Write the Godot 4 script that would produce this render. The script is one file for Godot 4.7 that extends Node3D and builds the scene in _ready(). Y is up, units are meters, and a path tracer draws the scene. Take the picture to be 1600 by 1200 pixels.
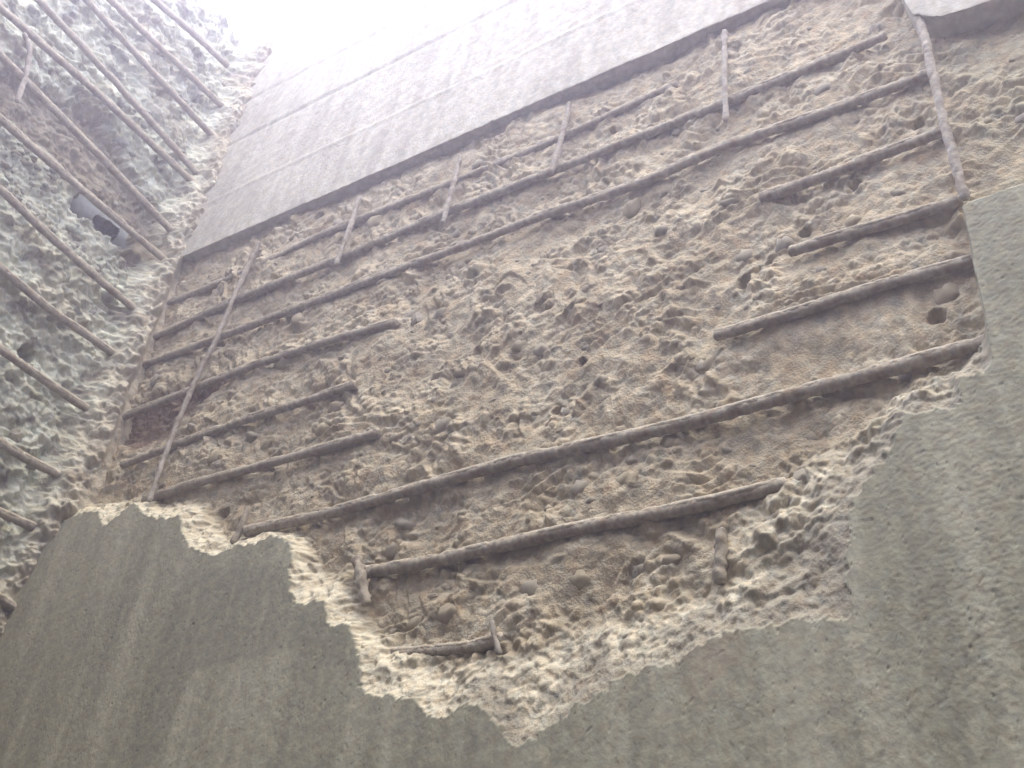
extends Node3D

const OUTER_EDGE := [-0.12, 2.8215, -0.0236, 2.8215, 0.0772, 2.8388, 0.103, 2.8525, 0.1553, 2.8504, 0.2018, 2.8343, 0.2443, 2.7784, 0.2791, 2.8041, 0.3364, 2.8321, 0.4089, 2.7792, 0.5001, 2.7521, 0.5304, 2.7577, 0.57, 2.6925, 0.6202, 2.6492, 0.7079, 2.6079, 0.733, 2.6188, 0.7789, 2.6254, 0.8282, 2.6202, 0.8725, 2.6267, 0.9134, 2.6136, 0.9469, 2.5767, 0.956, 2.5165, 0.9741, 2.4821, 1.0023, 2.4469, 1.0669, 2.4458, 1.0945, 2.3951, 1.1095, 2.3863, 1.1433, 2.3876, 1.1673, 2.355, 1.1855, 2.3314, 1.192, 2.3063, 1.2114, 2.2765, 1.2019, 2.252, 1.2302, 2.2419, 1.2775, 2.231, 1.3235, 2.226, 1.3918, 2.179, 1.4374, 2.206, 1.4697, 2.1973, 1.511, 2.1623, 1.5431, 2.122, 1.5935, 2.1447, 1.6456, 2.1786, 1.7136, 2.2104, 1.7499, 2.2208, 1.8112, 2.2277, 1.8511, 2.2518, 1.8904, 2.258, 1.9478, 2.2651, 2.0028, 2.2625, 2.0639, 2.2549, 2.0642, 2.3363, 2.0741, 2.4174, 2.1017, 2.4655, 2.1348, 2.4997, 2.1559, 2.5399, 2.1707, 2.571, 2.2133, 2.5606, 2.2509, 2.5563, 2.2503, 2.6062, 2.2973, 2.6125, 2.303, 2.63, 2.309, 2.957, 2.45, 2.965, 3.2, 2.97, 3.2, 3.97, -0.12, 3.97]
const INNER_EDGE := [-0.12, 2.9303, -0.0233, 2.9403, 0.1013, 2.908, 0.2437, 2.9031, 0.3831, 2.848, 0.498, 2.8366, 0.5671, 2.8026, 0.59, 2.7621, 0.6372, 2.7175, 0.6927, 2.6959, 0.8247, 2.6849, 0.8887, 2.6618, 0.9446, 2.6284, 0.9884, 2.552, 1.0331, 2.5337, 1.0659, 2.5494, 1.1056, 2.4856, 1.1375, 2.4355, 1.1963, 2.377, 1.2627, 2.365, 1.3267, 2.3292, 1.3986, 2.3079, 1.475, 2.3231, 1.5369, 2.3351, 1.6565, 2.3536, 1.7478, 2.3682, 1.8246, 2.374, 1.8592, 2.407, 1.8688, 2.4627, 1.8914, 2.4995, 1.9136, 2.5185, 1.958, 2.5531, 2.022, 2.5688, 2.0946, 2.5862, 2.1385, 2.6259, 2.1607, 2.6471, 2.192, 2.6628, 2.2428, 2.6822, 2.2872, 2.6955, 2.303, 2.72, 2.305, 2.961, 2.45, 2.969, 3.2, 2.975, 3.2, 3.97, -0.12, 3.97]
const RUST_CAVITY := [-0.0499, 3.2348, 0.1154, 3.2608, 0.2987, 3.264, 0.4814, 3.2416, 0.382, 3.1845, 0.2998, 3.1434, 0.2575, 3.0801, 0.1382, 3.0756, 0.0133, 3.1463]
const FLAT_PATCH := [1.8513, 2.8287, 1.9138, 2.868, 2.0207, 2.8668, 2.1768, 2.8738, 2.2673, 2.8517, 2.2611, 2.7418, 2.1596, 2.7236, 2.011, 2.718, 1.8856, 2.7154]
const DARK_STAIN := [0.6247, 2.5684, 0.7111, 2.5761, 0.9559, 2.5382, 1.0138, 2.4369, 1.1686, 2.3673, 1.201, 2.2719, 1.04, 2.354, 0.9282, 2.3432, 0.7537, 2.339, 0.7302, 2.1508, 0.6158, 2.1592, 0.6131, 2.3564]
const PALE_STREAK := [0.4905, 2.5924, 0.5215, 2.5901, 0.5331, 2.3805, 0.5551, 2.1511, 0.4977, 2.1551, 0.4801, 2.3872]
const PALE_STREAK_B := [0.9039, 2.3399, 0.9518, 2.3337, 0.9963, 2.1202, 0.9314, 2.1248]
const VOIDS := [1.9116, 2.9918, 0.014, 0.611, 2.7693, 0.016, 2.234, 2.7805, 0.014, 1.5721, 2.9085, 0.008, 1.9411, 2.8756, 0.01, 1.6019, 3.6076, 0.009, 1.2936, 3.041, 0.012, 0.637, 3.7571, 0.014, 2.1339, 3.1505, 0.014, 2.2598, 3.2681, 0.011, 1.5201, 2.8056, 0.01, 2.0307, 3.0764, 0.009]
const BIG_STONES := [1.9994, 2.5213, 0.032, 2.0115, 2.614, 0.016, 2.0575, 2.9529, 0.017, 1.2582, 2.393, 0.026, 1.3435, 2.3974, 0.03, 1.2123, 2.3795, 0.016, 1.5095, 2.417, 0.03, 1.6042, 2.4186, 0.028, 1.7179, 2.4157, 0.026, 1.429, 2.3337, 0.014, 1.5375, 2.6554, 0.022, 1.6905, 2.6373, 0.02, 1.8654, 2.618, 0.02, 1.2046, 2.7236, 0.016, 1.5382, 2.7968, 0.024, 1.1582, 2.8247, 0.013, 1.7782, 3.0248, 0.016, 2.1431, 3.3011, 0.017, 1.1784, 3.1652, 0.015, 1.0304, 2.8084, 0.013]
const RED_STAIN := [1.8211, 2.2511, 1.8709, 2.2589, 1.8947, 2.2359, 1.8701, 2.1916, 1.8363, 2.1816]
const CRACK_LINE := [2.2493, 2.2604, 2.2325, 2.2322, 2.2103, 2.1966, 2.1905, 2.1656, 2.1624, 2.1278, 2.1358, 2.0985, 2.0985, 2.0741, 2.0496, 2.0529]
const OVERHANG_EDGE := [-0.2, 3.812, 0.076, 3.809, 0.5, 3.803, 1.19, 3.796, 1.98, 3.789, 2.262, 3.786, 2.284, 3.64, 2.2939, 3.5537, 2.3023, 3.5201, 2.3275, 3.4968, 2.3491, 3.4786, 2.3782, 3.4745, 2.4373, 3.4669, 2.62, 3.46, 3.2, 3.455]
const BROWN_HOLLOW := [0.82, 3.9904, 0.7053, 4.022, 0.6299, 4.0547, 0.5083, 4.1026, 0.3971, 4.138, 0.2801, 4.1157, 0.1789, 4.0427, 0.0388, 3.9809, -0.0009, 3.823, 0.0825, 3.7337, 0.308, 3.8339, 0.4898, 3.8612, 0.63, 3.8697, 0.7637, 3.8795]
const GRAVEL_POCKET := [0.7659, 3.8703, 0.6309, 3.8567, 0.4931, 3.8521, 0.4063, 3.8435, 0.3617, 3.7744, 0.2578, 3.7077, 0.0924, 3.7067, 0.0982, 3.633, 0.1874, 3.6087, 0.3893, 3.6363, 0.5315, 3.6556, 0.6575, 3.6566]
const SIDE_HOLE := [0.2406, 3.2591]
const BAR_1 := [-0.0681, 3.6477, 0.4067, 3.6437, 0.6649, 3.6673, 1.1188, 3.6567, 1.4414, 3.654, 1.7752, 3.6734]
const BAR_2 := [-0.0442, 3.5009, 0.3996, 3.5302, 0.7748, 3.5296, 1.1478, 3.5409, 1.4405, 3.5358, 1.6805, 3.535, 1.8754, 3.533, 2.0724, 3.5338, 2.242, 3.5408]
const BAR_3 := [-0.1047, 3.4, 0.3553, 3.3943, 0.702, 3.3899, 0.9629, 3.3905, 1.2589, 3.3851, 1.4157, 3.3871, 1.6867, 3.3716, 1.8734, 3.3863, 2.1144, 3.3723, 2.3079, 3.3696]
const BAR_4L := [-0.1098, 3.1947, 0.3604, 3.2172, 0.5735, 3.2248, 0.798, 3.2186, 1.0473, 3.1992]
const BAR_4R := [1.9554, 3.1854, 2.0997, 3.1881, 2.2198, 3.1916, 2.3113, 3.1971]
const BAR_5L := [0.1507, 3.0139, 0.3936, 3.0267, 0.5868, 3.0348, 0.7916, 3.0333, 0.9616, 3.0345]
const BAR_5R := [2.0046, 3.015, 2.1112, 3.0122, 2.1987, 3.0077, 2.3089, 3.0064]
const BAR_6L := [0.3077, 2.8676, 0.4837, 2.8727, 0.6172, 2.8696, 0.864, 2.8658, 1.0734, 2.8647]
const BAR_6R := [1.8564, 2.8612, 1.9348, 2.8619, 2.0054, 2.8613, 2.1825, 2.8664, 2.4141, 2.8579]
const BAR_7 := [0.7322, 2.6867, 0.9582, 2.6786, 1.1306, 2.6834, 1.2912, 2.6879, 1.441, 2.6921, 1.6222, 2.6848, 1.7508, 2.6803, 1.8357, 2.6795, 1.9786, 2.6831, 2.1618, 2.6868, 2.3747, 2.6925]
const BAR_8 := [1.1233, 2.5128, 1.2947, 2.507, 1.4648, 2.5097, 1.5964, 2.511, 1.7197, 2.5085, 1.8573, 2.5072, 1.9756, 2.5118]
const BAR_9 := [1.2188, 2.3317, 1.3851, 2.3209, 1.4676, 2.3279]
const TIE_1 := [0.4308, 3.7266, 0.4092, 3.5464, 0.4011, 3.366, 0.3771, 3.2255, 0.3667, 3.0164, 0.3738, 2.8342]
const TIE_2 := [0.8154, 3.733, 0.8117, 3.5998, 0.7995, 3.4727]
const TIE_3 := [1.1627, 3.723, 1.1573, 3.5916, 1.1495, 3.4711]
const TIE_4 := [1.4903, 3.7491, 1.4786, 3.6172, 1.462, 3.4958]
const TIE_5 := [1.9025, 3.7661, 1.9, 3.6131, 1.8999, 3.4306]
const TIE_6 := [2.3047, 3.5861, 2.3117, 3.4373, 2.3107, 3.2064, 2.3136, 3.0889, 2.3163, 2.9802]
const TIE_7 := [0.7303, 2.7473, 0.7284, 2.7041, 0.7176, 2.6538]
const TIE_8 := [1.101, 2.5449, 1.1273, 2.4937, 1.1565, 2.4347]
const TIE_9 := [1.8679, 2.45, 1.8674, 2.4113, 1.8634, 2.3547]
const TIE_10 := [1.4489, 2.3572, 1.4599, 2.3263, 1.4748, 2.2934]
const SIDE_1 := [1.0974, 4.1143, 0.4501, 4.1621, -0.0019, 4.1697]
const SIDE_A := [1.1107, 4.3038, 0.3951, 4.2568, 0.0317, 4.2161]
const SIDE_B := [1.0173, 4.4628, 0.3356, 4.4266, 0.0196, 4.4157]
const SIDE_C := [0.9503, 4.5047, 0.321, 4.5568, 0.199, 4.5669, -0.026, 4.5828]
const SIDE_SHADOW_BAND := [0.8311, 4.6164, 0.3134, 4.7269, 0.0927, 4.7577]  # added bar that takes the place of a dark shadow band
const SIDE_2 := [1.0261, 4.012, 0.3997, 3.9697, -0.0016, 3.9289]
const SIDE_3 := [0.9364, 3.8074, 0.3261, 3.8107, -0.0507, 3.8186]
const SIDE_4 := [0.8373, 3.6412, 0.3663, 3.5945, 0.2785, 3.5894, 0.1482, 3.5841, -0.0114, 3.5838]
const SIDE_5 := [0.7338, 3.4182, 0.2688, 3.3901, 0.1694, 3.3959, 0.0127, 3.4022]
const SIDE_6 := [0.6311, 3.1919, 0.1738, 3.191, 0.0157, 3.1964]
const SIDE_7 := [0.5179, 2.9542, 0.1286, 2.9651, 0.0042, 2.9798]
const SIDE_8 := [0.4356, 2.7631, -0.0017, 2.8182]
const SIDE_9 := [0.3391, 2.6309, -0.0345, 2.5964]
const SIDE_TIE := [0.7136, 4.1165, 0.6743, 4.0781, 0.6468, 3.993, 0.6275, 3.8887]
const DUCT_HOLE := [-0.3461, 0.2451, -0.1095, 0.2375, -0.0713, 0.2206, 0.1483, 0.1941, 0.1012, 0.1722, 0.1975, 0.1552, -0.4078, 0.1492, -0.8234, 0.1491, -0.8391, 0.1745, -1.0338, 0.1908, -0.8875, 0.2135, -0.6594, 0.2397]

var rng := RandomNumberGenerator.new()
var used := {}
var mats := {}

func _ready() -> void:
	rng.seed = 20417
	make_camera_and_light()
	make_materials()
	make_ground()
	make_main_wall()
	make_side_wall()
	make_added_walls()
	make_bars()
	make_duct()

# ---------------------------------------------------------------- camera, sky, sun
func make_camera_and_light() -> void:
	var cam := Camera3D.new()
	cam.name = "camera"
	cam.fov = 40.8716
	cam.near = 0.05
	cam.far = 400.0
	cam.transform = Transform3D(Basis(Vector3(0.844862, 0.110556, -0.523436), Vector3(0.250088, 0.783312, 0.569103), Vector3(0.472932, -0.611719, 0.634142)), Vector3(2.413443, 1.6, 1.3))
	add_child(cam)
	cam.current = true

	var sm := ProceduralSkyMaterial.new()
	sm.sky_top_color = Color(0.88, 0.89, 0.92)
	sm.sky_horizon_color = Color(0.92, 0.92, 0.91)
	sm.sky_curve = 0.25
	sm.ground_bottom_color = Color(0.25, 0.24, 0.22)
	sm.ground_horizon_color = Color(0.45, 0.44, 0.42)
	sm.sun_angle_max = 1.0
	sm.sky_energy_multiplier = 1.6
	var sky := Sky.new()
	sky.sky_material = sm
	var e := Environment.new()
	e.background_mode = Environment.BG_SKY
	e.sky = sky
	e.tonemap_mode = Environment.TONE_MAPPER_LINEAR
	e.tonemap_exposure = 4.35
	e.volumetric_fog_enabled = true  # added dust haze, standing in for lavender lens glare at the top
	e.volumetric_fog_density = 0.122
	e.volumetric_fog_albedo = Color(0.90, 0.88, 1.0)
	e.volumetric_fog_anisotropy = 0.60
	e.sdfgi_enabled = true
	e.ssao_enabled = true
	e.ssil_enabled = true
	var we := WorldEnvironment.new()
	we.name = "environment"
	we.environment = e
	add_child(we)

	var sun := DirectionalLight3D.new()
	sun.name = "sun"
	sun.light_energy = 0.4
	sun.light_angular_distance = 34.0
	sun.light_color = Color(1.0, 0.96, 0.88)
	sun.shadow_enabled = true
	add_child(sun)
	sun.look_at_from_position(Vector3(2.6, 6.0, 2.0), Vector3.ZERO)

# ---------------------------------------------------------------- small helpers
func numbered(called: String) -> String:
	var n: int = used.get(called, 0)
	used[called] = n + 1
	return called if n == 0 else "%s_%03d" % [called, n]

func tag(o: Node, label: String, category: String, group := "") -> void:
	o.set_meta("label", label)
	o.set_meta("category", category)
	if group != "":
		o.set_meta("group", group)

func part(called: String, mesh: Mesh, mat: Material, parent: Node) -> MeshInstance3D:
	var o := MeshInstance3D.new()
	o.name = called
	o.mesh = mesh
	o.material_override = mat
	parent.add_child(o, true)
	return o

func noise(kind: int, freq: float, octaves := 1, s := 1) -> FastNoiseLite:
	var n := FastNoiseLite.new()
	n.noise_type = kind
	n.frequency = freq
	n.seed = s
	n.fractal_type = FastNoiseLite.FRACTAL_NONE if octaves == 1 else FastNoiseLite.FRACTAL_FBM
	n.fractal_octaves = octaves
	if kind == FastNoiseLite.TYPE_CELLULAR:
		n.cellular_return_type = FastNoiseLite.RETURN_DISTANCE
		n.cellular_jitter = 0.9
	return n

func pairs(flat: Array) -> PackedVector2Array:
	var out := PackedVector2Array()
	for i in range(0, flat.size(), 2):
		out.append(Vector2(flat[i], flat[i + 1]))
	return out

# signed distance (inside > 0) to a closed outline, kept on a coarse grid
class Field:
	var x0 := 0.0
	var y0 := 0.0
	var step := 0.01
	var w := 0
	var h := 0
	var v := PackedFloat32Array()
	func _init(poly: PackedVector2Array, ax: float, ay: float, bx: float, by: float, st: float, closed := true) -> void:
		x0 = ax
		y0 = ay
		step = st
		w = int((bx - ax) / st) + 2
		h = int((by - ay) / st) + 2
		v.resize(w * h)
		v.fill(0.3)
		var n := poly.size()
		for k in (n if closed else n - 1):
			var a := poly[k]
			var b := poly[(k + 1) % n]
			var i0 := clampi(int((minf(a.x, b.x) - 0.3 - x0) / st), 0, w - 1)
			var i1 := clampi(int((maxf(a.x, b.x) + 0.3 - x0) / st), 0, w - 1)
			var j0 := clampi(int((minf(a.y, b.y) - 0.3 - y0) / st), 0, h - 1)
			var j1 := clampi(int((maxf(a.y, b.y) + 0.3 - y0) / st), 0, h - 1)
			var ab := b - a
			var l2 := maxf(ab.length_squared(), 1e-9)
			for j in range(j0, j1 + 1):
				var py := y0 + j * st
				for i in range(i0, i1 + 1):
					var p := Vector2(x0 + i * st, py)
					var d := p.distance_to(a + ab * clampf((p - a).dot(ab) / l2, 0.0, 1.0))
					if d < v[j * w + i]:
						v[j * w + i] = d
		if closed:
			for j in h:
				for i in w:
					if not Geometry2D.is_point_in_polygon(Vector2(x0 + i * st, y0 + j * st), poly):
						v[j * w + i] = -v[j * w + i]
	func at(x: float, y: float) -> float:
		var fx := clampf((x - x0) / step, 0.0, w - 1.001)
		var fy := clampf((y - y0) / step, 0.0, h - 1.001)
		var i := int(fx)
		var j := int(fy)
		fx -= i
		fy -= j
		var k := j * w + i
		return lerpf(lerpf(v[k], v[k + 1], fx), lerpf(v[k + w], v[k + w + 1], fx), fy)

func spaced(stops: Array) -> PackedFloat32Array:   # [from, to, step, to, step ...]
	var out := PackedFloat32Array()
	var a: float = stops[0]
	for k in range(1, stops.size(), 2):
		var b: float = stops[k]
		var n := maxi(1, int(round((b - a) / float(stops[k + 1]))))
		for i in n:
			out.append(a + (b - a) * i / n)
		a = b
	out.append(a)
	return out

# picks the quads of one class out of a vertex grid and returns them as a mesh
func grid_mesh(P: PackedVector3Array, C: PackedColorArray, w: int, h: int, classes: PackedByteArray, wanted: int, flip: bool) -> ArrayMesh:
	var map := PackedInt32Array()
	map.resize(w * h)
	map.fill(-1)
	var V := PackedVector3Array()
	var N := PackedVector3Array()
	var K := PackedColorArray()
	var I := PackedInt32Array()
	for j in h - 1:
		for i in w - 1:
			var a := j * w + i
			if classes[a] != wanted:
				continue
			for q: int in [a, a + 1, a + w, a + w + 1]:
				if map[q] < 0:
					map[q] = V.size()
					V.append(P[q])
					K.append(C[q])
					var qi := q % w
					var du := P[q + (1 if qi < w - 1 else 0)] - P[q - (1 if qi > 0 else 0)]
					var dv := P[q + (w if q + w < w * h else 0)] - P[q - (w if q >= w else 0)]
					var nn := du.cross(dv).normalized()
					N.append(-nn if flip else nn)
			var m0 := map[a]
			var m1 := map[a + 1]
			var m2 := map[a + w]
			var m3 := map[a + w + 1]
			if flip:
				I.append_array(PackedInt32Array([m0, m1, m3, m0, m3, m2]))
			else:
				I.append_array(PackedInt32Array([m0, m3, m1, m0, m2, m3]))
	return mesh_of(V, N, K, I)

func mesh_of(V: PackedVector3Array, N: PackedVector3Array, K: PackedColorArray, I: PackedInt32Array) -> ArrayMesh:
	var arr := []
	arr.resize(Mesh.ARRAY_MAX)
	arr[Mesh.ARRAY_VERTEX] = V
	arr[Mesh.ARRAY_NORMAL] = N
	if K.size() > 0:
		arr[Mesh.ARRAY_COLOR] = K
	arr[Mesh.ARRAY_INDEX] = I
	var m := ArrayMesh.new()
	m.add_surface_from_arrays(Mesh.PRIMITIVE_TRIANGLES, arr)
	return m

func mixc(a: Color, b: Color, t: float) -> Color:
	return a.lerp(b, clampf(t, 0.0, 1.0))

# ---------------------------------------------------------------- materials
func grain_texture(s: int, freq: float, lo: float, hi: float, tint: float) -> ImageTexture:
	var size := 512
	var n := noise(FastNoiseLite.TYPE_SIMPLEX_SMOOTH, freq, 5, s)
	n.fractal_gain = 0.62
	var a := n.get_seamless_image(size, size, false, false, 0.15)
	n.seed = s + 7
	var b := n.get_seamless_image(size, size, false, false, 0.15)
	a.convert(Image.FORMAT_L8)
	b.convert(Image.FORMAT_L8)
	var da := a.get_data()
	var db := b.get_data()
	var out := PackedByteArray()
	out.resize(size * size * 3)
	for i in size * size:
		var v := lerpf(lo, hi, da[i] / 255.0)
		var t := (db[i] / 255.0 - 0.5) * tint
		out[i * 3] = int(clampf(v + t, 0.0, 1.0) * 255)
		out[i * 3 + 1] = int(clampf(v, 0.0, 1.0) * 255)
		out[i * 3 + 2] = int(clampf(v - t, 0.0, 1.0) * 255)
	return ImageTexture.create_from_image(Image.create_from_data(size, size, false, Image.FORMAT_RGB8, out))

func normal_texture(s: int, freq: float, bump: float) -> ImageTexture:
	var n := noise(FastNoiseLite.TYPE_SIMPLEX_SMOOTH, freq, 4, s)
	n.fractal_gain = 0.6
	var a := n.get_seamless_image(512, 512, false, false, 0.15)
	a.convert(Image.FORMAT_RGBA8)
	a.bump_map_to_normal_map(bump)
	return ImageTexture.create_from_image(a)

func surface(scale: float, grain: Texture2D, relief: Texture2D, depth: float, rough := 1.0) -> StandardMaterial3D:
	var m := StandardMaterial3D.new()
	m.vertex_color_use_as_albedo = true
	m.albedo_texture = grain
	m.uv1_triplanar = true
	m.uv1_scale = Vector3.ONE * scale
	m.roughness = rough
	m.metallic_specular = 0.25
	if relief:
		m.normal_enabled = true
		m.normal_texture = relief
		m.normal_scale = depth
	return m

func plain(c: Color, scale: float, grain: Texture2D, relief: Texture2D, depth: float) -> StandardMaterial3D:
	var m := surface(scale, grain, relief, depth)
	m.vertex_color_use_as_albedo = false
	m.albedo_color = c.linear_to_srgb()
	return m

func make_materials() -> void:
	var grain := grain_texture(3, 0.018, 0.70, 1.12, 0.10)
	var grain2 := grain_texture(41, 0.03, 0.78, 1.05, 0.06)
	var sand := normal_texture(5, 0.09, 5.0)
	var pits := normal_texture(9, 0.04, 6.0)
	mats.core = surface(3.1, grain, sand, 0.8)
	mats.edge = surface(3.7, grain, sand, 0.5)
	mats.face = surface(2.3, grain2, sand, 0.13)
	mats.upper = surface(1.9, grain2, sand, 0.2)
	mats.side = surface(2.9, grain, sand, 0.6)
	mats.bar = surface(7.0, grain, pits, 0.6, 0.95)
	mats.crust = surface(7.0, grain, pits, 0.8)
	mats.body = plain(Color(0.36, 0.34, 0.30), 1.3, grain2, sand, 0.5)
	mats.ground = plain(Color(0.30, 0.27, 0.22), 0.9, grain, pits, 0.8)
	mats.duct = plain(Color(0.30, 0.325, 0.335), 3.0, grain2, sand, 0.2)
	mats.duct.roughness = 0.6
	mats.stones = []
	for c: Color in [Color(0.40, 0.37, 0.305), Color(0.44, 0.39, 0.29), Color(0.36, 0.335, 0.285), Color(0.48, 0.43, 0.325), Color(0.41, 0.36, 0.275), Color(0.38, 0.35, 0.285)]:
		mats.stones.append(plain(c, 6.0, grain, pits, 0.6))
	mats.side_stones = []
	for c: Color in [Color(0.40, 0.42, 0.38), Color(0.33, 0.34, 0.31), Color(0.46, 0.47, 0.43), Color(0.37, 0.35, 0.29)]:
		mats.side_stones.append(plain(c, 6.0, grain, pits, 0.6))

# ---------------------------------------------------------------- ground
func make_ground() -> void:
	var pm := PlaneMesh.new()
	pm.size = Vector2(120, 120)
	pm.subdivide_depth = 4
	pm.subdivide_width = 4
	var g := part("ground", pm, mats.ground, self)
	g.set_meta("kind", "structure")
	tag(g, "dusty bare concrete ground at the foot of both walls", "ground")

# ---------------------------------------------------------------- the wall that faces us
var MW := 0
var MH := 0
var mx := PackedFloat32Array()
var my := PackedFloat32Array()
var mz := PackedFloat32Array()

func make_main_wall() -> void:
	var root := Node3D.new()
	root.name = numbered("concrete_wall")
	add_child(root)
	tag(root, "tan concrete wall chipped open to its steel bars below a saw-cut overhang", "wall")
	root.set_meta("kind", "thing")
	var body := BoxMesh.new()
	body.size = Vector3(6.6, 4.98, 0.4)
	part("wall_body", body, mats.body, root).position = Vector3(2.7, 2.49, -0.36)

	var outer := Field.new(pairs(OUTER_EDGE), -0.14, 1.9, 2.62, 3.95, 0.01)
	var inner := Field.new(pairs(INNER_EDGE), -0.14, 1.9, 2.62, 3.95, 0.01)
	var rust := Field.new(pairs(RUST_CAVITY), -0.14, 2.9, 0.7, 3.5, 0.015)
	var flat := Field.new(pairs(FLAT_PATCH), 1.7, 2.6, 2.4, 3.0, 0.015)
	var dark := Field.new(pairs(DARK_STAIN), 0.4, 1.9, 1.4, 2.8, 0.015)
	var pale_a := Field.new(pairs(PALE_STREAK), 0.2, 1.9, 1.2, 2.8, 0.012)
	var pale_b := Field.new(pairs(PALE_STREAK_B), 0.6, 1.9, 1.4, 2.6, 0.012)
	var red := Field.new(pairs(RED_STAIN), 1.7, 2.0, 2.1, 2.4, 0.015)
	var crack := Field.new(pairs(CRACK_LINE), 1.95, 1.9, 2.35, 2.4, 0.008, false)

	mx = spaced([-0.13, 2.52, 0.0027, 3.2, 0.02])
	my = spaced([0.0, 1.9, 0.1, 2.12, 0.004, 3.83, 0.0027, 3.95, 0.02])
	MW = mx.size()
	MH = my.size()
	mz.resize(MW * MH)
	var P := PackedVector3Array()
	var C := PackedColorArray()
	var K := PackedByteArray()
	P.resize(MW * MH)
	C.resize(MW * MH)
	K.resize(MW * MH)
	var S := FastNoiseLite.TYPE_SIMPLEX_SMOOTH
	var warp_a := noise(S, 9.0, 3, 11)
	var warp_b := noise(S, 9.0, 3, 12)
	var jag_a := noise(S, 38.0, 3, 13)
	var jag_b := noise(S, 38.0, 3, 14)
	var low := noise(S, 2.6, 3, 15)
	var med := noise(S, 11.0, 3, 16)
	var fine := noise(S, 70.0, 3, 17)
	var cell := noise(FastNoiseLite.TYPE_CELLULAR, 17.0, 1, 18)
	var cell2 := noise(FastNoiseLite.TYPE_CELLULAR, 46.0, 1, 19)
	var amp := noise(S, 5.0, 2, 20)
	var scoop := noise(S, 9.0, 2, 25)
	var scoop2 := noise(S, 24.0, 2, 26)
	var shelf := noise(S, 4.2, 2, 27)
	var patch := noise(S, 16.0, 3, 21)
	var patch2 := noise(S, 6.0, 3, 22)
	var streak := noise(S, 7.0, 3, 23)
	var ripple := noise(S, 90.0, 3, 24)
	var c_tan := Color(0.452, 0.395, 0.289)
	var c_dust := Color(0.58, 0.523, 0.405)
	var c_grey := Color(0.35, 0.325, 0.255)
	var c_rust := Color(0.23, 0.165, 0.12)
	var c_cream := Color(0.72, 0.675, 0.54)
	var c_face := Color(0.338, 0.338, 0.268)
	var c_pale := Color(0.425, 0.423, 0.343)
	var c_deep := Color(0.27, 0.272, 0.218)
	for j in MH:
		var y := my[j]
		for i in MW:
			var x := mx[i]
			var q := j * MW + i
			var ja := jag_a.get_noise_2d(x, y)
			var jb := jag_b.get_noise_2d(x, y)
			var ex := x
			var ey := y
			if x < 2.29 or y < 2.6:
				ex += ja * 0.010
				ey += jb * 0.010
			var d_out := outer.at(ex, ey) if y > 1.9 else -0.3
			var d_in := inner.at(ex, ey) if y > 1.9 else -0.3
			var fn := fine.get_noise_2d(x, y)
			var lo := low.get_noise_2d(x, y)
			var zf := 0.0016 * lo + 0.0004 * fn
			var z := zf
			var col := c_face
			if d_out < 0.0:
				K[q] = 0
				var st := streak.get_noise_2d(x * 1.25 + y * 0.10, y * 0.12)
				col = mixc(c_face, c_pale, st * 1.6 + 0.1)
				col = mixc(col, c_deep, -st * 1.4 - 0.12 + 0.4 * patch2.get_noise_2d(x, y))
				col = mixc(col, c_deep, 0.75 * smoothstep(-0.01, 0.012, dark.at(x + ja * 0.015, y + jb * 0.01)))
				if x < 1.3 and y > 1.95 and y < 2.7:
					col = mixc(col, c_pale, (0.55 + 0.5 * ja) * maxf(smoothstep(-0.012, 0.012, pale_a.at(x + 0.012 * ja, y)), smoothstep(-0.02, 0.015, pale_b.at(x + 0.012 * ja, y))))
				col = mixc(col, Color(0.34, 0.26, 0.195), 0.4 * smoothstep(-0.03, 0.02, red.at(x, y) + 0.03 * ja))
				var sandy := smoothstep(2.02, 2.2, x + 0.12 * patch2.get_noise_2d(x, y))
				var rp := ripple.get_noise_2d(x * 0.55 + y * 0.3, y * 1.5 - x * 0.35)
				z += sandy * 0.0009 * rp
				# the thin dark crack that the photograph shows in the smooth lower face, away from all bars
				if x > 1.95 and y < 2.45:
					var cd := crack.at(x + 0.006 * ja, y + 0.006 * jb)
					z -= 0.0012 * (1.0 - smoothstep(0.0, 0.005, cd))
					col = mixc(col, Color(0.13, 0.13, 0.12), (0.2 + 0.6 * jb) * (1.0 - smoothstep(0.002, 0.008, cd)))
				var run := streak.get_noise_2d(x * 3.1 + y * 0.3, y * 0.2 + 7.0)
				col = mixc(col, c_pale, 0.4 * smoothstep(0.25, 0.42, run + 0.3 * patch2.get_noise_2d(x, y)))
				col = mixc(col, c_deep, 0.4 * smoothstep(0.25, 0.42, -run + 0.3 * patch2.get_noise_2d(x + 5.0, y)))
				z -= 0.0016 * smoothstep(0.50, 0.62, patch.get_noise_2d(x * 5.0, y * 5.0))
				var pit := patch.get_noise_2d(x * 2.0, y * 2.0)
				z -= 0.003 * smoothstep(0.70, 0.82, pit)
			else:
				# broken concrete
				var wx := x + 0.010 * warp_a.get_noise_2d(x, y)
				var wy := y + 0.010 * warp_b.get_noise_2d(x, y)
				var am := amp.get_noise_2d(x, y)
				var me := med.get_noise_2d(x, y)
				var s := wy * 9.0 - wx * 1.2 + 2.6 * shelf.get_noise_2d(x * 0.8, y) + 0.22 * me
				var saw := s - floorf(s)
				saw = saw if saw < 0.8 else (1.0 - saw) / 0.2 * 0.8
				var pa := patch.get_noise_2d(x, y)
				var pb := patch2.get_noise_2d(x, y)
				var d1 := (cell.get_noise_2d(wx, wy * 1.2) + 1.0) / 0.46
				var d2 := (cell2.get_noise_2d(wx * 0.9, wy * 1.1) + 1.0) / 0.46
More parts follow.
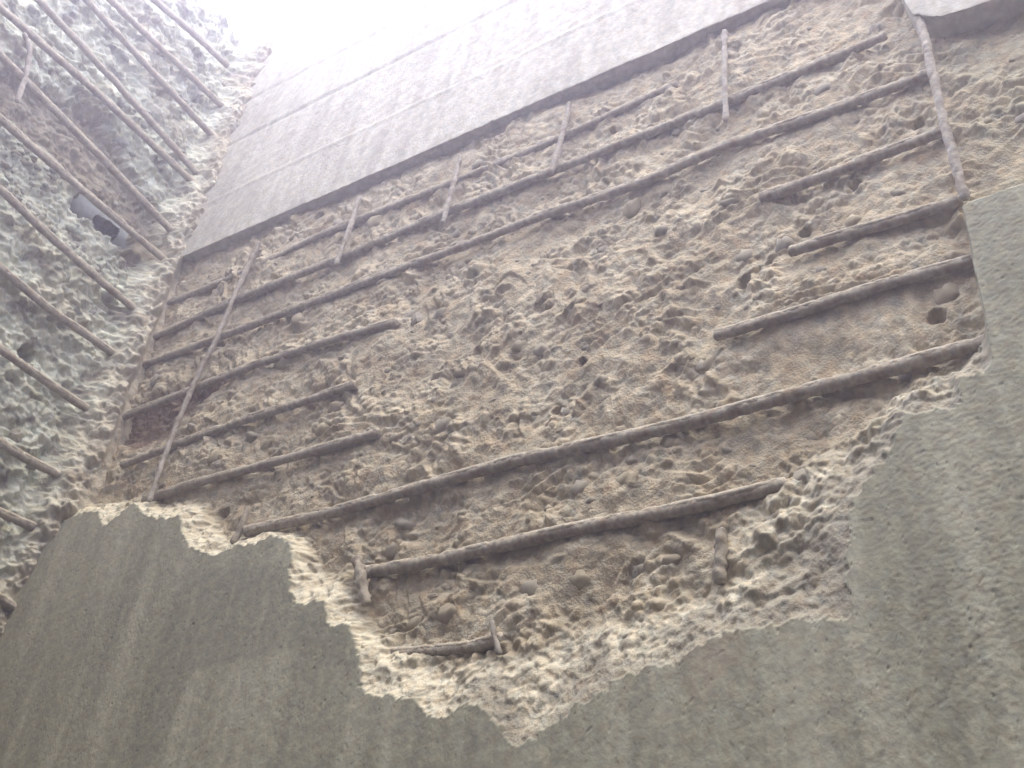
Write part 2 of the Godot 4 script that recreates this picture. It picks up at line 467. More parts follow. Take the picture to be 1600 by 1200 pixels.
				var c1 := (sqrt(maxf(0.0, 1.0 - d1 * d1)) if am > -0.05 else -0.6 * pow(maxf(0.0, 1.0 - d1 * d1), 2.0)) * clampf(absf(4.0 * (am + 0.05)), 0.0, 1.0)
				var c2 := (sqrt(maxf(0.0, 1.0 - d2 * d2)) if pb > -0.1 else -0.8 * pow(maxf(0.0, 1.0 - d2 * d2), 2.0)) * clampf(absf(4.0 * (pb + 0.1)), 0.0, 1.0)
				var r1 := 0.3 - absf(scoop.get_noise_2d(wx * 0.75, wy * 1.1))
				var r2 := 0.25 - absf(scoop2.get_noise_2d(wx * 0.8, wy))
				var calm := 1.0 - 0.7 * smoothstep(-0.02, 0.03, flat.at(x, y)) if x > 1.7 and y < 3.0 else 1.0
				calm *= clampf(0.62 + 0.8 * am + 0.4 * pb, 0.35, 0.9)
				var rough := calm * (0.010 + 0.012 * am)
				var zc := -0.053 + 0.019 * smoothstep(3.45, 3.75, y) + 0.016 * lo + 0.006 * me + rough * (saw - 0.5) + calm * (0.0060 * c1 + 0.0060 * c2 + 0.0070 * r1 + 0.0052 * r2 + 0.0045 * me + 0.0026 * fn)
				for k in range(0, VOIDS.size(), 3):
					var vx: float = x - VOIDS[k]
					var vy: float = y - VOIDS[k + 1]
					var vr: float = VOIDS[k + 2]
					if absf(vx) < 0.04 and absf(vy) < 0.04:
						zc -= 0.030 * (1.0 - smoothstep(vr * 0.6, vr * 1.3, sqrt(vx * vx + vy * vy) + 0.006 * ja + 0.004 * me))
				if x < 0.7:
					zc -= 0.035 * smoothstep(-0.02, 0.05, rust.at(x + 0.01 * ja, y + 0.01 * jb))
				if d_in < 0.0:
					K[q] = 1
					var t := d_out / maxf(d_out - d_in, 1e-4)
					z = lerpf(zf - 0.002, zc, pow(t, 0.85)) + sin(t * PI) * (0.40 + 0.25 * smoothstep(1.75, 1.95, x)) * (0.014 * me + 0.009 * c1 + 0.004 * c2 + 0.022 * r1 + 0.007 * r2) + 0.0012 * fn * smoothstep(0.0, 0.2, t)
					col = mixc(c_cream, c_grey, 0.75 * smoothstep(0.15, 0.55, pa + 0.4 * fn + 0.35 * smoothstep(1.86, 2.0, x)))
					col = mixc(col, c_tan, smoothstep(0.55, 1.0, t + 0.3 * pb) * 0.8)
					col = mixc(col, Color(0.40, 0.375, 0.305), smoothstep(1.35, 1.5, x) * smoothstep(0.15, -0.15, t - 0.42 + 0.5 * pa + 0.5 * pb + 0.3 * fn))
				else:
					K[q] = 2
					z = zc
					col = mixc(c_tan, c_dust, 0.35 + 1.3 * pb + 0.5 * fn)
					col = mixc(col, c_grey, 0.65 * smoothstep(0.15, 0.45, pa + 0.25 * ja))
					col = mixc(col, Color(0.42, 0.32, 0.215), 0.5 * smoothstep(0.3, 0.6, -pa - 0.3 * pb))
					col = mixc(col, Color(0.41, 0.39, 0.28), 0.6 * smoothstep(2.25, 2.45, x + 0.15 * pb))
					if x < 0.7:
						col = mixc(col, c_rust, 0.85 * smoothstep(-0.015, 0.02, rust.at(x + 0.03 * ja, y + 0.03 * jb)))
			mz[q] = z
			P[q] = Vector3(x, y, z)
			C[q] = col
	part("lower_face", grid_mesh(P, C, MW, MH, K, 0, false), mats.face, root)
	part("broken_edge", grid_mesh(P, C, MW, MH, K, 1, false), mats.edge, root)
	var core := part("chipped_core", grid_mesh(P, C, MW, MH, K, 2, false), mats.core, root)

	# stones standing out of the broken core
	var shapes := stone_shapes(8)
	for k in range(0, BIG_STONES.size(), 3):
		var sr: float = BIG_STONES[k + 2] * 0.75
		put_stone(core, shapes[(k / 3 * 2) % 8], mats.stones[(k / 3) % 6], main_point(BIG_STONES[k], BIG_STONES[k + 1]) - Vector3(0, 0, sr * 0.5), sr, true)
	var count := 20
	while count < 300:
		var x := rng.randf_range(0.12, 2.48)
		var y := rng.randf_range(2.3, 3.72)
		if inner.at(x, y) < 0.015:
			continue
		if flat.at(x, y) > 0.0 and x > 1.7 and y < 3.0 and rng.randf() < 0.7:
			continue
		var r := lerpf(0.006, 0.026, pow(rng.randf(), 2.4))
		var p := main_point(x, y)
		put_stone(core, shapes[rng.randi() % shapes.size()], mats.stones[rng.randi() % mats.stones.size()], p - Vector3(0, 0, r * rng.randf_range(0.25, 0.55)), r, true)
		count += 1
	make_overhang(root)

func main_point(x: float, y: float) -> Vector3:
	var i := clampi(mx.bsearch(x), 0, MW - 1)
	var j := clampi(my.bsearch(y), 0, MH - 1)
	return Vector3(x, y, mz[j * MW + i])

func stone_shapes(n: int) -> Array:
	var out := []
	for k in n:
		# a ball pushed into an uneven pebble
		var nz := noise(FastNoiseLite.TYPE_SIMPLEX_SMOOTH, 0.9, 2, 300 + k)
		var V := PackedVector3Array()
		var rows := 8
		var cols := 12
		for a in rows + 1:
			for b in cols + 1:
				var th := PI * a / rows
				var ph := TAU * (b % cols) / cols
				var d := Vector3(sin(th) * cos(ph), cos(th), sin(th) * sin(ph))
				V.append(d * (1.0 + 0.5 * nz.get_noise_3dv(d * 1.3)))
		var st := SurfaceTool.new()
		st.begin(Mesh.PRIMITIVE_TRIANGLES)
		st.set_smooth_group(0 if k % 4 != 3 else -1)
		for a in rows:
			for b in cols:
				var q := a * (cols + 1) + b
				if a > 0:
					for m: int in [q, q + 1, q + cols + 2]:
						st.add_vertex(V[m])
				if a < rows - 1:
					for m: int in [q, q + cols + 2, q + cols + 1]:
						st.add_vertex(V[m])
		st.generate_normals()
		st.index()
		out.append(st.commit())
	return out

func put_stone(parent: Node, mesh: Mesh, mat: Material, p: Vector3, r: float, on_main: bool) -> void:
	var o := part("stone", mesh, mat, parent)
	var sx := rng.randf_range(0.85, 1.3)
	var sy := rng.randf_range(0.65, 1.0)
	var sz := rng.randf_range(0.6, 0.9)
	var b := Basis(Vector3(0, 0, 1), rng.randf_range(-0.5, 0.9)) * Basis(Vector3.UP, rng.randf_range(-0.4, 0.4))
	if not on_main:
		b = Basis(Vector3(1, 0, 0), rng.randf_range(-0.5, 0.5)) * Basis(Vector3.UP, PI / 2)
	o.transform = Transform3D(b * Basis.from_scale(Vector3(sx, sy, sz) * r), p)

func make_overhang(root: Node3D) -> void:
	var edge := pairs(OVERHANG_EDGE)
	var us := spaced([-0.18, 2.25, 0.008, 2.46, 0.004, 3.2, 0.03])
	var vs := spaced([0.0, 0.03, 0.005, 1.0, 0.007])
	var depth := [0.13, 0.11, 0.09, 0.07, 0.055, 0.04, 0.03, 0.02, 0.012, 0.006, 0.002]
	var w := us.size()
	var h := vs.size() + depth.size()
	var P := PackedVector3Array()
	var C := PackedColorArray()
	var K := PackedByteArray()
	P.resize(w * h)
	C.resize(w * h)
	K.resize(w * h)
	var S := FastNoiseLite.TYPE_SIMPLEX_SMOOTH
	var low := noise(S, 2.2, 3, 51)
	var fine := noise(S, 60.0, 3, 52)
	var chip := noise(S, 26.0, 3, 53)
	var stain := noise(S, 4.0, 4, 54)
	var c_a := Color(0.50, 0.487, 0.44)
	var c_b := Color(0.40, 0.388, 0.35)
	var seg := 0
	for i in w:
		var x := us[i]
		while seg < edge.size() - 2 and edge[seg + 1].x < x:
			seg += 1
		var e0 := edge[seg]
		var e1 := edge[seg + 1]
		var yb := lerpf(e0.y, e1.y, clampf((x - e0.x) / (e1.x - e0.x), 0.0, 1.0))
		yb += 0.0030 * chip.get_noise_2d(x, 0.0) + 0.010 * maxf(0.0, chip.get_noise_2d(x, 5.0) - 0.25)
		for j in h:
			var q := j * w + i
			if j < depth.size():
				var z: float = -float(depth[j])
				P[q] = Vector3(x, yb + 0.003 * chip.get_noise_2d(x * 0.7, z * 2.0 + 9.0) * smoothstep(0.0, 0.03, -z), z)
				C[q] = mixc(c_a, c_b, 0.5 + 0.9 * fine.get_noise_2d(x * 0.5, z))
				K[q] = 1
			else:
				var v := vs[j - depth.size()]
				var y := lerpf(yb, 5.06, v)
				var z := 0.0022 * low.get_noise_2d(x, y) + 0.0004 * fine.get_noise_2d(x, y)
				# board marks: a groove or a small step where one board met the next
				for line: Vector2 in [Vector2(4.372, 0.004), Vector2(4.055, -0.003), Vector2(4.62, 0.003), Vector2(4.86, -0.003)]:
					var dy := y - line.x - 0.004 * low.get_noise_2d(x * 2.0, line.x)
					z -= line.y * (1.0 - smoothstep(0.003, 0.011, absf(dy)))
					z += 0.0015 * signf(line.y) * smoothstep(-0.004, 0.004, dy)
				z -= 0.006 * (1.0 - smoothstep(0.003, 0.012, Vector2(x - 0.494, (y - 4.29) * 1.6).length()))
				P[q] = Vector3(x, y, z)
				var st := stain.get_noise_2d(x * 1.7, y * 0.6) + 0.7 * smoothstep(0.12, 0.3, stain.get_noise_2d(x * 5.0, y * 0.35 + 3.0)) - 0.5 * smoothstep(0.14, 0.3, stain.get_noise_2d(x * 0.9 + 9.0, y * 5.0))
				z -= 0.0015 * smoothstep(0.45, 0.6, fine.get_noise_2d(x * 0.7, y * 0.7))
				C[q] = mixc(mixc(c_a, c_b, 0.25 + 1.2 * st), Color(0.60, 0.585, 0.53), 0.6 * fine.get_noise_2d(x * 0.2, y * 0.1))
				K[q] = 0
	part("upper_face", grid_mesh(P, C, w, h, K, 0, false), mats.upper, root)
	part("overhang_underside", grid_mesh(P, C, w, h, K, 1, false), mats.upper, root)

# ---------------------------------------------------------------- the wall on the other side of the corner
var SW := 0
var SH := 0
var sz_ := PackedFloat32Array()
var sy_ := PackedFloat32Array()
var sx_ := PackedFloat32Array()

func make_side_wall() -> void:
	var root := Node3D.new()
	root.name = numbered("concrete_wall")
	add_child(root)
	tag(root, "pale rubble-faced concrete wall wholly stripped to rows of steel bars, joining the tan wall", "wall")
	root.set_meta("kind", "thing")
	var body := BoxMesh.new()
	body.size = Vector3(0.4, 4.92, 4.6)
	part("wall_body", body, mats.body, root).position = Vector3(-0.42, 2.46, 2.0)

	var hollow := Field.new(pairs(BROWN_HOLLOW), -0.14, 3.4, 1.1, 4.4, 0.012)
	var gravel := Field.new(pairs(GRAVEL_POCKET), -0.14, 3.4, 1.1, 4.4, 0.012)
	sz_ = spaced([-0.14, 0.85, 0.0034, 1.4, 0.012, 4.2, 0.1])
	sy_ = spaced([0.0, 2.3, 0.06, 2.5, 0.01, 4.7, 0.0036, 4.96, 0.005, 4.99, 0.01])
	SW = sz_.size()
	SH = sy_.size()
	sx_.resize(SW * SH)
	var P := PackedVector3Array()
	var C := PackedColorArray()
	var K := PackedByteArray()
	P.resize(SW * SH)
	C.resize(SW * SH)
	K.resize(SW * SH)
	var S := FastNoiseLite.TYPE_SIMPLEX_SMOOTH
	var warp_a := noise(S, 9.0, 3, 111)
	var warp_b := noise(S, 9.0, 3, 112)
	var low := noise(S, 3.2, 3, 115)
	var med := noise(S, 12.0, 3, 116)
	var fine := noise(S, 60.0, 3, 117)
	var cell := noise(FastNoiseLite.TYPE_CELLULAR, 22.0, 1, 118)
	var cell2 := noise(FastNoiseLite.TYPE_CELLULAR, 55.0, 1, 119)
	var patch := noise(S, 9.0, 3, 121)
	var scoop := noise(S, 9.0, 2, 125)
	var scoop2 := noise(S, 22.0, 2, 126)
	var shelf := noise(S, 4.2, 2, 129)
	var lump := noise(S, 17.0, 3, 127)
	var grit := noise(S, 60.0, 2, 128)
	var hole := Vector2(SIDE_HOLE[0], SIDE_HOLE[1])
	var c_base := Color(0.56, 0.585, 0.495)
	var c_pale := Color(0.74, 0.77, 0.68)
	var c_dark := Color(0.29, 0.28, 0.245)
	var c_brown := Color(0.35, 0.315, 0.245)
	var c_mortar := Color(0.52, 0.47, 0.38)
	for j in SH:
		var y := sy_[j]
		for i in SW:
			var z := sz_[i]
			var q := j * SW + i
			var wz := z + 0.010 * warp_a.get_noise_2d(z, y)
			var wy := y + 0.010 * warp_b.get_noise_2d(z, y)
			var lo := low.get_noise_2d(z, y)
			var me := med.get_noise_2d(z, y)
			var fn := fine.get_noise_2d(z, y)
			var c1 := cell.get_noise_2d(wz, wy * 1.2) + 1.0
			var c2 := cell2.get_noise_2d(wz, wy * 1.1) + 1.0
			var s := wy * 10.0 + wz * 2.0 + 2.6 * shelf.get_noise_2d(z * 0.8, y) + 0.22 * me
			var saw := s - floorf(s)
			saw = saw if saw < 0.8 else (1.0 - saw) / 0.2 * 0.8
			var r1 := 0.3 - absf(scoop.get_noise_2d(wz * 0.75, wy * 1.1))
			var r2 := 0.25 - absf(scoop2.get_noise_2d(wz * 0.8, wy))
			var gv := 0.0
			var ho := 0.0
			if y > 3.4 and y < 4.4 and z < 1.1:
				gv = smoothstep(-0.01, 0.02, gravel.at(z + 0.02 * me, y + 0.02 * fn))
				ho = smoothstep(-0.02, 0.035, hollow.at(z + 0.02 * me, y + 0.012 * fn))
			var f := 1.0 - smoothstep(-0.015, 0.075, z + 0.02 * lo)
			var open := 1.0 - 0.85 * f
			var dome1 := sqrt(maxf(0.0, 1.0 - c1 * c1 / 0.2)) * clampf(3.0 * lo + 0.3, -0.7, 1.0)
			var dome2 := sqrt(maxf(0.0, 1.0 - c2 * c2 / 0.2)) * clampf(4.0 * me + 0.5 + gv, -0.6, 1.0)
			var x := -0.040 + 0.014 * lo + open * (0.010 * me + 0.002 * fn)
			x += open * ((1.0 - gv) * ((0.016 * (saw - 0.5) + 0.020 * r1) * (1.0 - 0.7 * ho) + 0.012 * r2 + 0.010 * dome1) + (0.005 + 0.004 * gv) * dome2)
			x -= 0.055 * ho
			# mortar fillet in the corner
			var low_part := smoothstep(2.62, 2.9, y)
			x += f * (0.088 * low_part + 0.03) * (1.0 - 0.6 * ho)
			var strip := (1.0 - smoothstep(-0.03, 0.0, z + 0.01 * lo))
			x = lerpf(x, 0.045 + 0.01 * lo + 0.03 * smoothstep(3.4, 2.9, y) * low_part, strip * 0.75 * low_part)
			var swell := f * (1.0 - strip * 0.8) * (0.030 * lump.get_noise_3d(x, y, z) + 0.016 * absf(lump.get_noise_3d(x + 3.0, y * 1.2, z)) + 0.004 * grit.get_noise_3d(x, y, z))
			x += swell
			var zz := z + swell * 0.8
			var dh := Vector2(z - hole.x, (y - hole.y)).length() + 0.006 * me
			x -= 0.10 * (1.0 - smoothstep(0.016, 0.030, dh))
			if y > 3.6 and y < 3.9 and z < 0.5 and z > 0.0:
				var across := 1.0 - smoothstep(0.034, 0.058, absf(y - 3.826) + 0.02 * me + 0.008 * fn)
				var inside := 1.0 - smoothstep(0.100, 0.118, absf(z - 0.225) + 0.02 * me + 0.008 * fn)
				x = lerpf(x, -0.16, across * inside)
				x = lerpf(x, maxf(x, -0.035 + 0.008 * me), across * (1.0 - inside))
			var pa := patch.get_noise_2d(z, y)
			var col := mixc(c_base, c_pale, 0.35 + 1.2 * pa + 0.3 * fn)
			col = mixc(col, c_dark, smoothstep(0.15, 0.5, -pa + 0.35 * fn))
			col = mixc(col, Color(0.45, 0.41, 0.31), 0.5 * smoothstep(0.1, 0.45, lo + 0.3 * fn))
			col = mixc(col, c_brown, 0.9 * ho)
			col = mixc(col, c_base, 0.6 * gv)
			col = mixc(col, c_mortar, 0.85 * f)
			sx_[q] = x
			P[q] = Vector3(x, y, zz)
			C[q] = col
			K[q] = 0
	var face := part("chipped_face", grid_mesh(P, C, SW, SH, K, 0, true), mats.side, root)
	# broken top of the wall
	var top := BoxMesh.new()
	top.size = Vector3(0.3, 0.06, 4.3)
	var shapes := stone_shapes(6)
	var count := 0
	while count < 260:
		var z := rng.randf_range(0.05, 0.85)
		var y := rng.randf_range(2.55, 4.8)
		var in_pocket := y > 3.4 and y < 4.4 and gravel.at(z, y) > 0.005
		if not in_pocket and count < 150:
			continue
		if y < 3.92 and y > 3.73 and z < 0.40:
			continue
		var r := rng.randf_range(0.006, 0.013) if in_pocket else lerpf(0.008, 0.02, pow(rng.randf(), 1.8))
		var i := clampi(sz_.bsearch(z), 0, SW - 1)
		var j := clampi(sy_.bsearch(y), 0, SH - 1)
		put_stone(face, shapes[rng.randi() % shapes.size()], mats.side_stones[rng.randi() % mats.side_stones.size()], Vector3(sx_[j * SW + i] - r * 0.15, y, z), r, false)
		count += 1

# added walls behind the camera, unseen, to keep the light to an open top
func make_added_walls() -> void:
	for a: Array in [[Vector3(2.4, 2.35, 3.0), Vector3(6.4, 4.7, 0.35), "added unseen concrete wall opposite the tan chipped wall, blocking low sky light"], [Vector3(4.7, 2.35, 1.35), Vector3(0.35, 4.7, 2.9), "added unseen concrete wall opposite the pale rubble wall, blocking low sky light"]]:
		var o := MeshInstance3D.new()
		o.name = numbered("concrete_wall")
		var b := BoxMesh.new()
		b.size = a[1]
		o.mesh = b
		o.material_override = mats.body
		o.position = a[0]
		add_child(o)
		tag(o, a[2], "wall")
		o.set_meta("kind", "thing")

# ---------------------------------------------------------------- steel bars
func curve_points(pts: PackedVector3Array, step: float) -> PackedVector3Array:
	var out := PackedVector3Array()
	var n := pts.size()
	for k in n - 1:
		var a := pts[maxi(k - 1, 0)]
		var b := pts[k]
		var c := pts[k + 1]
		var d := pts[mini(k + 2, n - 1)]
		var m := maxi(1, int(b.distance_to(c) / step))
		for i in m:
			out.append(b.cubic_interpolate(c, a, d, float(i) / m).lerp(b.lerp(c, float(i) / m), 0.4))
	out.append(pts[n - 1])
	return out

func bar_mesh(path: PackedVector3Array, radius: float, s: int, ribs: float, rag: float, tint: Color, tint2: Color, tint3: Color) -> ArrayMesh:
	var sides := 12
	var bump := noise(FastNoiseLite.TYPE_SIMPLEX_SMOOTH, 60.0, 3, s)
	var spot := noise(FastNoiseLite.TYPE_SIMPLEX_SMOOTH, 22.0, 3, s + 1)
	var V := PackedVector3Array()
	var N := PackedVector3Array()
	var K := PackedColorArray()
	var I := PackedInt32Array()
	var n := path.size()
	var along := 0.0
	for k in n:
		var dir := (path[mini(k + 1, n - 1)] - path[maxi(k - 1, 0)]).normalized()
		var u := dir.cross(Vector3(0.13, 0.21, 0.97) if absf(dir.z) < 0.8 else Vector3(0.97, 0.2, 0.1)).normalized()
		var v := dir.cross(u)
		if k > 0:
			along += path[k].distance_to(path[k - 1])
		var endr := 1.0 - 0.35 * float(k == 0 or k == n - 1)
		for a in sides:
			var an := TAU * a / sides
			var d := u * cos(an) + v * sin(an)
			var p := path[k] + d * radius
			var side := absf(sin(an))
			var rib := ribs * smoothstep(0.2, 0.8, sin(TAU * along / 0.013 + an * (1.0 if sin(an) > 0.0 else -1.0))) * smoothstep(0.15, 0.4, side)
			var r := (radius + rib + rag * (0.0017 * bump.get_noise_3dv(p) + 0.0015 * spot.get_noise_3dv(p * 0.6))) * endr
			V.append(path[k] + d * r)
			N.append(d)
			# rust, scale and dust in patches of 3-D noise, whichever way the steel faces
			var t := spot.get_noise_3dv(p) + 0.4 * bump.get_noise_3dv(p)
			K.append(mixc(mixc(tint, tint2, 0.3 + 1.4 * t), tint3, smoothstep(0.2, 0.55, -t)))
	for k in n - 1:
		for a in sides:
			var b := (a + 1) % sides
			var q0 := k * sides + a
			var q1 := k * sides + b
			I.append_array(PackedInt32Array([q0, q1 + sides, q1, q0, q0 + sides, q1 + sides]))
	# sawn or embedded ends
	for e in 2:
		var base := 0 if e == 0 else (n - 1) * sides
		var dir := (path[0] - path[1]).normalized() if e == 0 else (path[n - 1] - path[n - 2]).normalized()
		var c := V.size()
		V.append(path[0] if e == 0 else path[n - 1])
		N.append(dir)
		K.append(tint)
		for a in sides:
			V.append(V[base + a])
			N.append(dir)
			K.append(tint)
		for a in sides:
			var b := (a + 1) % sides
			if e == 0:
				I.append_array(PackedInt32Array([c, c + 1 + a, c + 1 + b]))
			else:
				I.append_array(PackedInt32Array([c, c + 1 + b, c + 1 + a]))
	return smooth_normals(V, N, K, I, n, sides)

func smooth_normals(V: PackedVector3Array, N: PackedVector3Array, K: PackedColorArray, I: PackedInt32Array, n: int, sides: int) -> ArrayMesh:
	for k in n:
		for a in sides:
			var q := k * sides + a
			var al := V[mini(k + 1, n - 1) * sides + a] - V[maxi(k - 1, 0) * sides + a]
			var ro := V[k * sides + (a + 1) % sides] - V[k * sides + (a + sides - 1) % sides]
			var m := al.cross(ro).normalized()
			N[q] = m if m.dot(N[q]) > 0.0 else -m
	return mesh_of(V, N, K, I)

# lumps of cream mortar left clinging to a bar: a mesh of their own, one even colour with grain
func crust_mesh(path: PackedVector3Array, radius: float, s: int, out_dir: Vector3, cover: float) -> ArrayMesh:
	var thick := noise(FastNoiseLite.TYPE_SIMPLEX_SMOOTH, 8.0, 4, s)
	var rag := noise(FastNoiseLite.TYPE_SIMPLEX_SMOOTH, 38.0, 3, s + 3)
	var sides := 12
	var n := path.size()
	var P := PackedVector3Array()
	var C := PackedColorArray()
	var K := PackedByteArray()
	for a in sides:
		for k in n:
			var dir := (path[mini(k + 1, n - 1)] - path[maxi(k - 1, 0)]).normalized()
			var up := (Vector3.UP - dir * dir.y).normalized()
			if absf(dir.y) > 0.9:
				up = out_dir
			var si := dir.cross(up)
			if si.dot(out_dir) < 0.0:
				si = -si
			var an := lerpf(-0.9, 2.0, a / (sides - 1.0))
			var d := up * cos(an) + si * sin(an)
			var p := path[k] + d * radius
			var t := thick.get_noise_3dv(p) * 0.9 + 0.5 * rag.get_noise_3dv(p) + cover - 0.7 * (an - 0.45) * (an - 0.45)
			var r := radius + clampf(0.009 * t, -0.004, 0.0032) + 0.0006 * rag.get_noise_3dv(p * 1.7)
			if a == 0 or a == sides - 1 or k == 0 or k == n - 1:
				r = radius - 0.004
			P.append(path[k] + d * r)
			C.append(mixc(Color(0.58, 0.53, 0.44), Color(0.50, 0.455, 0.38), 0.4 + rag.get_noise_3dv(p)))
			K.append(0)
	var flip := (P[n] - P[0]).cross(P[1] - P[0]).dot(Vector3.ONE) > 0.0
	var mid := (sides / 2) * n + n / 2
	var out := (P[mid] - path[n / 2]).normalized()
	flip = (P[mid + 1] - P[mid]).cross(P[mid + n] - P[mid]).dot(out) < 0.0
	return grid_mesh(P, C, n, sides, K, 0, flip)

func steel(called: String, flat: Array, depth: float, on_main: bool, radius: float, ribs: float, cover: float, label: String, group: String, pale := false) -> void:
	var pts := PackedVector3Array()
	for i in range(0, flat.size(), 2):
		pts.append(Vector3(flat[i], flat[i + 1], depth) if on_main else Vector3(depth, flat[i + 1], flat[i]))
	var path := curve_points(pts, 0.0045)
	var root := MeshInstance3D.new()
	root.name = numbered(called)
	var s := rng.randi() % 9000
	var rag := 3.4 if called == "stirrup" and radius > 0.0090 else 1.4
	if pale:
		root.mesh = bar_mesh(path, radius, s, ribs, rag, Color(0.36, 0.335, 0.30), Color(0.47, 0.44, 0.40), Color(0.27, 0.23, 0.19))
	else:
		root.mesh = bar_mesh(path, radius, s, ribs, rag, Color(0.35, 0.318, 0.265), Color(0.44, 0.405, 0.34), Color(0.29, 0.235, 0.175))
	root.material_override = mats.bar
	add_child(root)
	tag(root, label, "steel stirrup" if called == "stirrup" else "steel bar", group)
	if cover > -0.9:
		part("mortar_crust", crust_mesh(path, radius, s + 50, Vector3(0, 0, 1) if on_main else Vector3(1, 0, 0), cover), mats.crust, root)

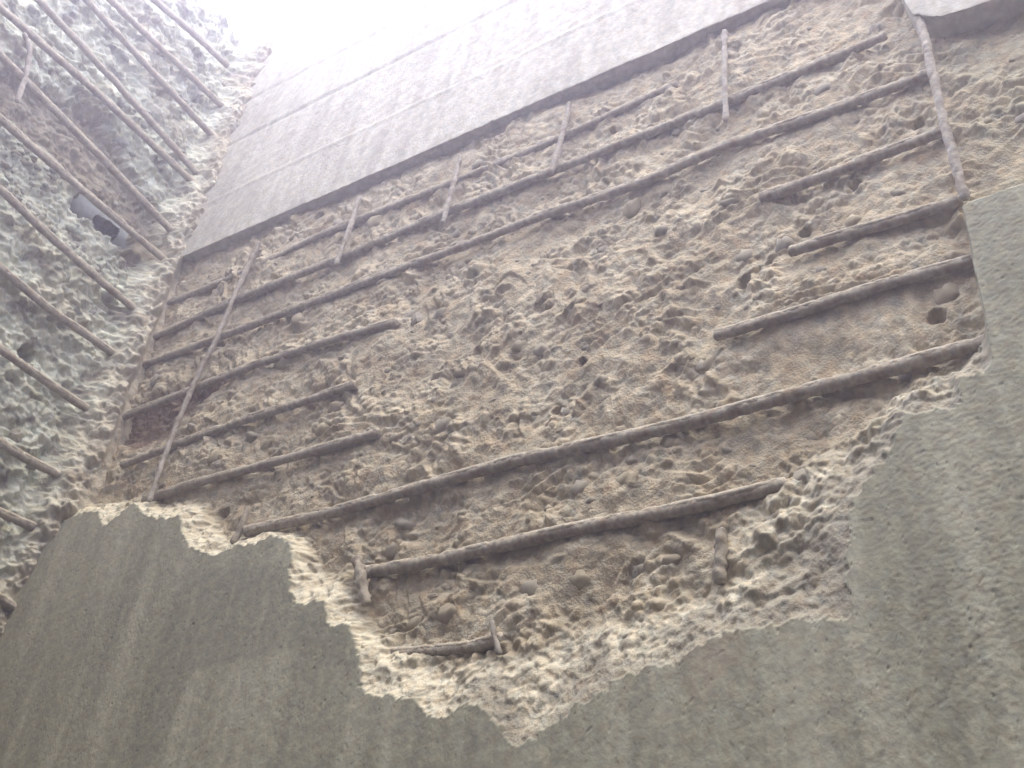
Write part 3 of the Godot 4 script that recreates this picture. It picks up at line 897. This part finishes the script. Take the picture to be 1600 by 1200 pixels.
func make_bars() -> void:
	var g := "horizontal bars of the tan wall"
	var R := 0.0099
	for b: Array in [
		[BAR_1, -0.037, "half-buried steel bar, first one under the saw-cut overhang"],
		[BAR_2, -0.038, "long dark steel bar, second one under the saw-cut overhang"],
		[BAR_3, -0.040, "longest unbroken steel bar, third one under the saw-cut overhang"],
		[BAR_4L, -0.040, "cut steel bar crossing the dark rusty cavity near the wall corner"],
		[BAR_4R, -0.040, "short sawn steel bar with its far end behind the tall stirrup"],
		[BAR_5L, -0.040, "cut steel bar just below the dark rusty cavity"],
		[BAR_5R, -0.040, "short sawn steel bar level with the top of the square concrete block"],
		[BAR_6L, -0.040, "lowest of the three cut bars beside the wall corner, ending at the jagged edge"],
		[BAR_6R, -0.040, "sawn steel bar running into the side of the square concrete block"],
		[BAR_7, -0.040, "long mortar-caked steel bar spanning from the block foot to the jagged edge"],
		[BAR_8, -0.040, "thick pale-topped steel bar above the lowest broken hollow"],
		[BAR_9, -0.045, "short buried steel bar lying in the bottom of the broken hollow"]]:
		steel("reinforcing_bar", b[0], b[1], true, R + (0.0015 if b[0] == BAR_8 or b[0] == BAR_7 else 0.0), 0.0006, 0.42 if b[0] != BAR_1 else 0.25, b[2], g)
	g = "stirrups of the tan wall"
	for b: Array in [
		[TIE_1, 0.0065, "long thin slanting stirrup crossing the bars beside the wall corner"],
		[TIE_2, 0.0065, "short pale stirrup stub under the overhang, next to the long slanting stirrup"],
		[TIE_3, 0.0065, "short pale stirrup stub under the overhang, third from the wall corner"],
		[TIE_4, 0.0070, "short pale stirrup stub under the overhang, fourth from the wall corner"],
		[TIE_5, 0.0065, "upright pale stirrup stub under the overhang, next to the hanging concrete lobe"],
		[TIE_6, 0.0085, "thick upright stirrup between the hanging concrete lobe and the square block"],
		[TIE_7, 0.0080, "stubby broken stirrup at the jagged-edge end of the long caked bar"],
		[TIE_8, 0.0100, "mortar-lumped broken stirrup at the end of the thick pale-topped bar"],
		[TIE_9, 0.0095, "broken upright stirrup standing out of the rubble slope"],
		[TIE_10, 0.0050, "tiny upright stirrup end in the bottom of the broken hollow"]]:
		steel("stirrup", b[0], -0.030 if b[0] in [TIE_7, TIE_8, TIE_9, TIE_10] else -0.013, true, b[1], 0.0004, -1.0, b[2], g, not (b[0] in [TIE_7, TIE_8, TIE_9]))
	g = "horizontal bars of the pale rubble wall"
	for b: Array in [
		[SIDE_SHADOW_BAND, 0.0, "added topmost bar of the pale rubble wall, standing in for a shadow band"],
		[SIDE_C, -0.008, "wavy half-buried steel bar, second from the top of the pale wall"],
		[SIDE_B, 0.0, "steel bar third from the top of the pale wall"],
		[SIDE_A, 0.0, "steel bar fourth from the top of the pale wall"],
		[SIDE_1, 0.0, "steel bar of the pale wall along the upper rim of the brown hollow"],
		[SIDE_2, 0.0, "steel bar of the pale wall spanning the brown hollow"],
		[SIDE_3, 0.0, "steel bar of the pale wall passing just above the torn duct"],
		[SIDE_4, 0.0, "steel bar of the pale wall passing below the gravel pocket"],
		[SIDE_5, 0.0, "steel bar of the pale wall passing above the round dark hole"],
		[SIDE_6, 0.0, "steel bar of the pale wall passing just below the round dark hole"],
		[SIDE_7, 0.0, "steel bar of the pale wall, third from the bottom"],
		[SIDE_8, -0.006, "rubble-covered steel bar of the pale wall, second from the bottom"],
		[SIDE_9, 0.004, "lowest steel bar end of the pale wall, beside the smooth lower face"]]:
		steel("reinforcing_bar", b[0], b[1], false, 0.0106, 0.0006, 0.42, b[2], g)
	steel("stirrup", SIDE_TIE, 0.014, false, 0.007, 0.0004, -1.0, "bent pale tie hanging over two bars of the pale rubble wall", "ties of the pale rubble wall", true)

# ---------------------------------------------------------------- torn duct in the side wall
func make_duct() -> void:
	var root := Node3D.new()
	root.name = "duct_pipe"
	add_child(root)
	root.position = Vector3(-0.120, 3.846, 0.215)
	tag(root, "grey duct with a torn black opening embedded in the pale rubble wall", "duct")
	var hole := pairs(DUCT_HOLE)
	var R := 0.052
	var n := 120
	var m := 80
	var st := SurfaceTool.new()
	st.begin(Mesh.PRIMITIVE_TRIANGLES)
	st.set_smooth_group(0)
	var dent := noise(FastNoiseLite.TYPE_SIMPLEX_SMOOTH, 14.0, 2, 77)
	var at := func(i: int, j: int, r: float) -> Vector3:
		var an := TAU * i / n
		var z := lerpf(-0.16, 0.16, float(j) / m)
		var d := Vector3(cos(an), sin(an), 0.0)
		var rr := r + 0.0015 * dent.get_noise_3d(d.x * 0.05, d.y * 0.05, z)
		return d * rr + Vector3(0, 0, z)
	for i in n:
		for j in m:
			var p: Vector3 = at.call(i, j, R)
			var pc: Vector3 = (p + at.call(i + 1, j + 1, R)) * 0.5
			if Geometry2D.is_point_in_polygon(Vector2(atan2(pc.y, pc.x), pc.z + root.position.z), hole):
				continue
			var a: Vector3 = at.call(i, j, R)
			var b: Vector3 = at.call(i + 1, j, R)
			var c: Vector3 = at.call(i + 1, j + 1, R)
			var d: Vector3 = at.call(i, j + 1, R)
			for v: Vector3 in [a, c, b, a, d, c]:
				st.add_vertex(v)
	st.generate_normals()
	st.index()
	part("tube", st.commit(), mats.duct, root)
	for s in [-1, 1]:
		var cm := CylinderMesh.new()
		cm.top_radius = R + 0.002
		cm.bottom_radius = R + 0.002
		cm.height = 0.01
		var e := part("end_plug", cm, mats.duct, root)
		e.rotation.x = PI / 2
		e.position = Vector3(0, 0, 0.164 * s)
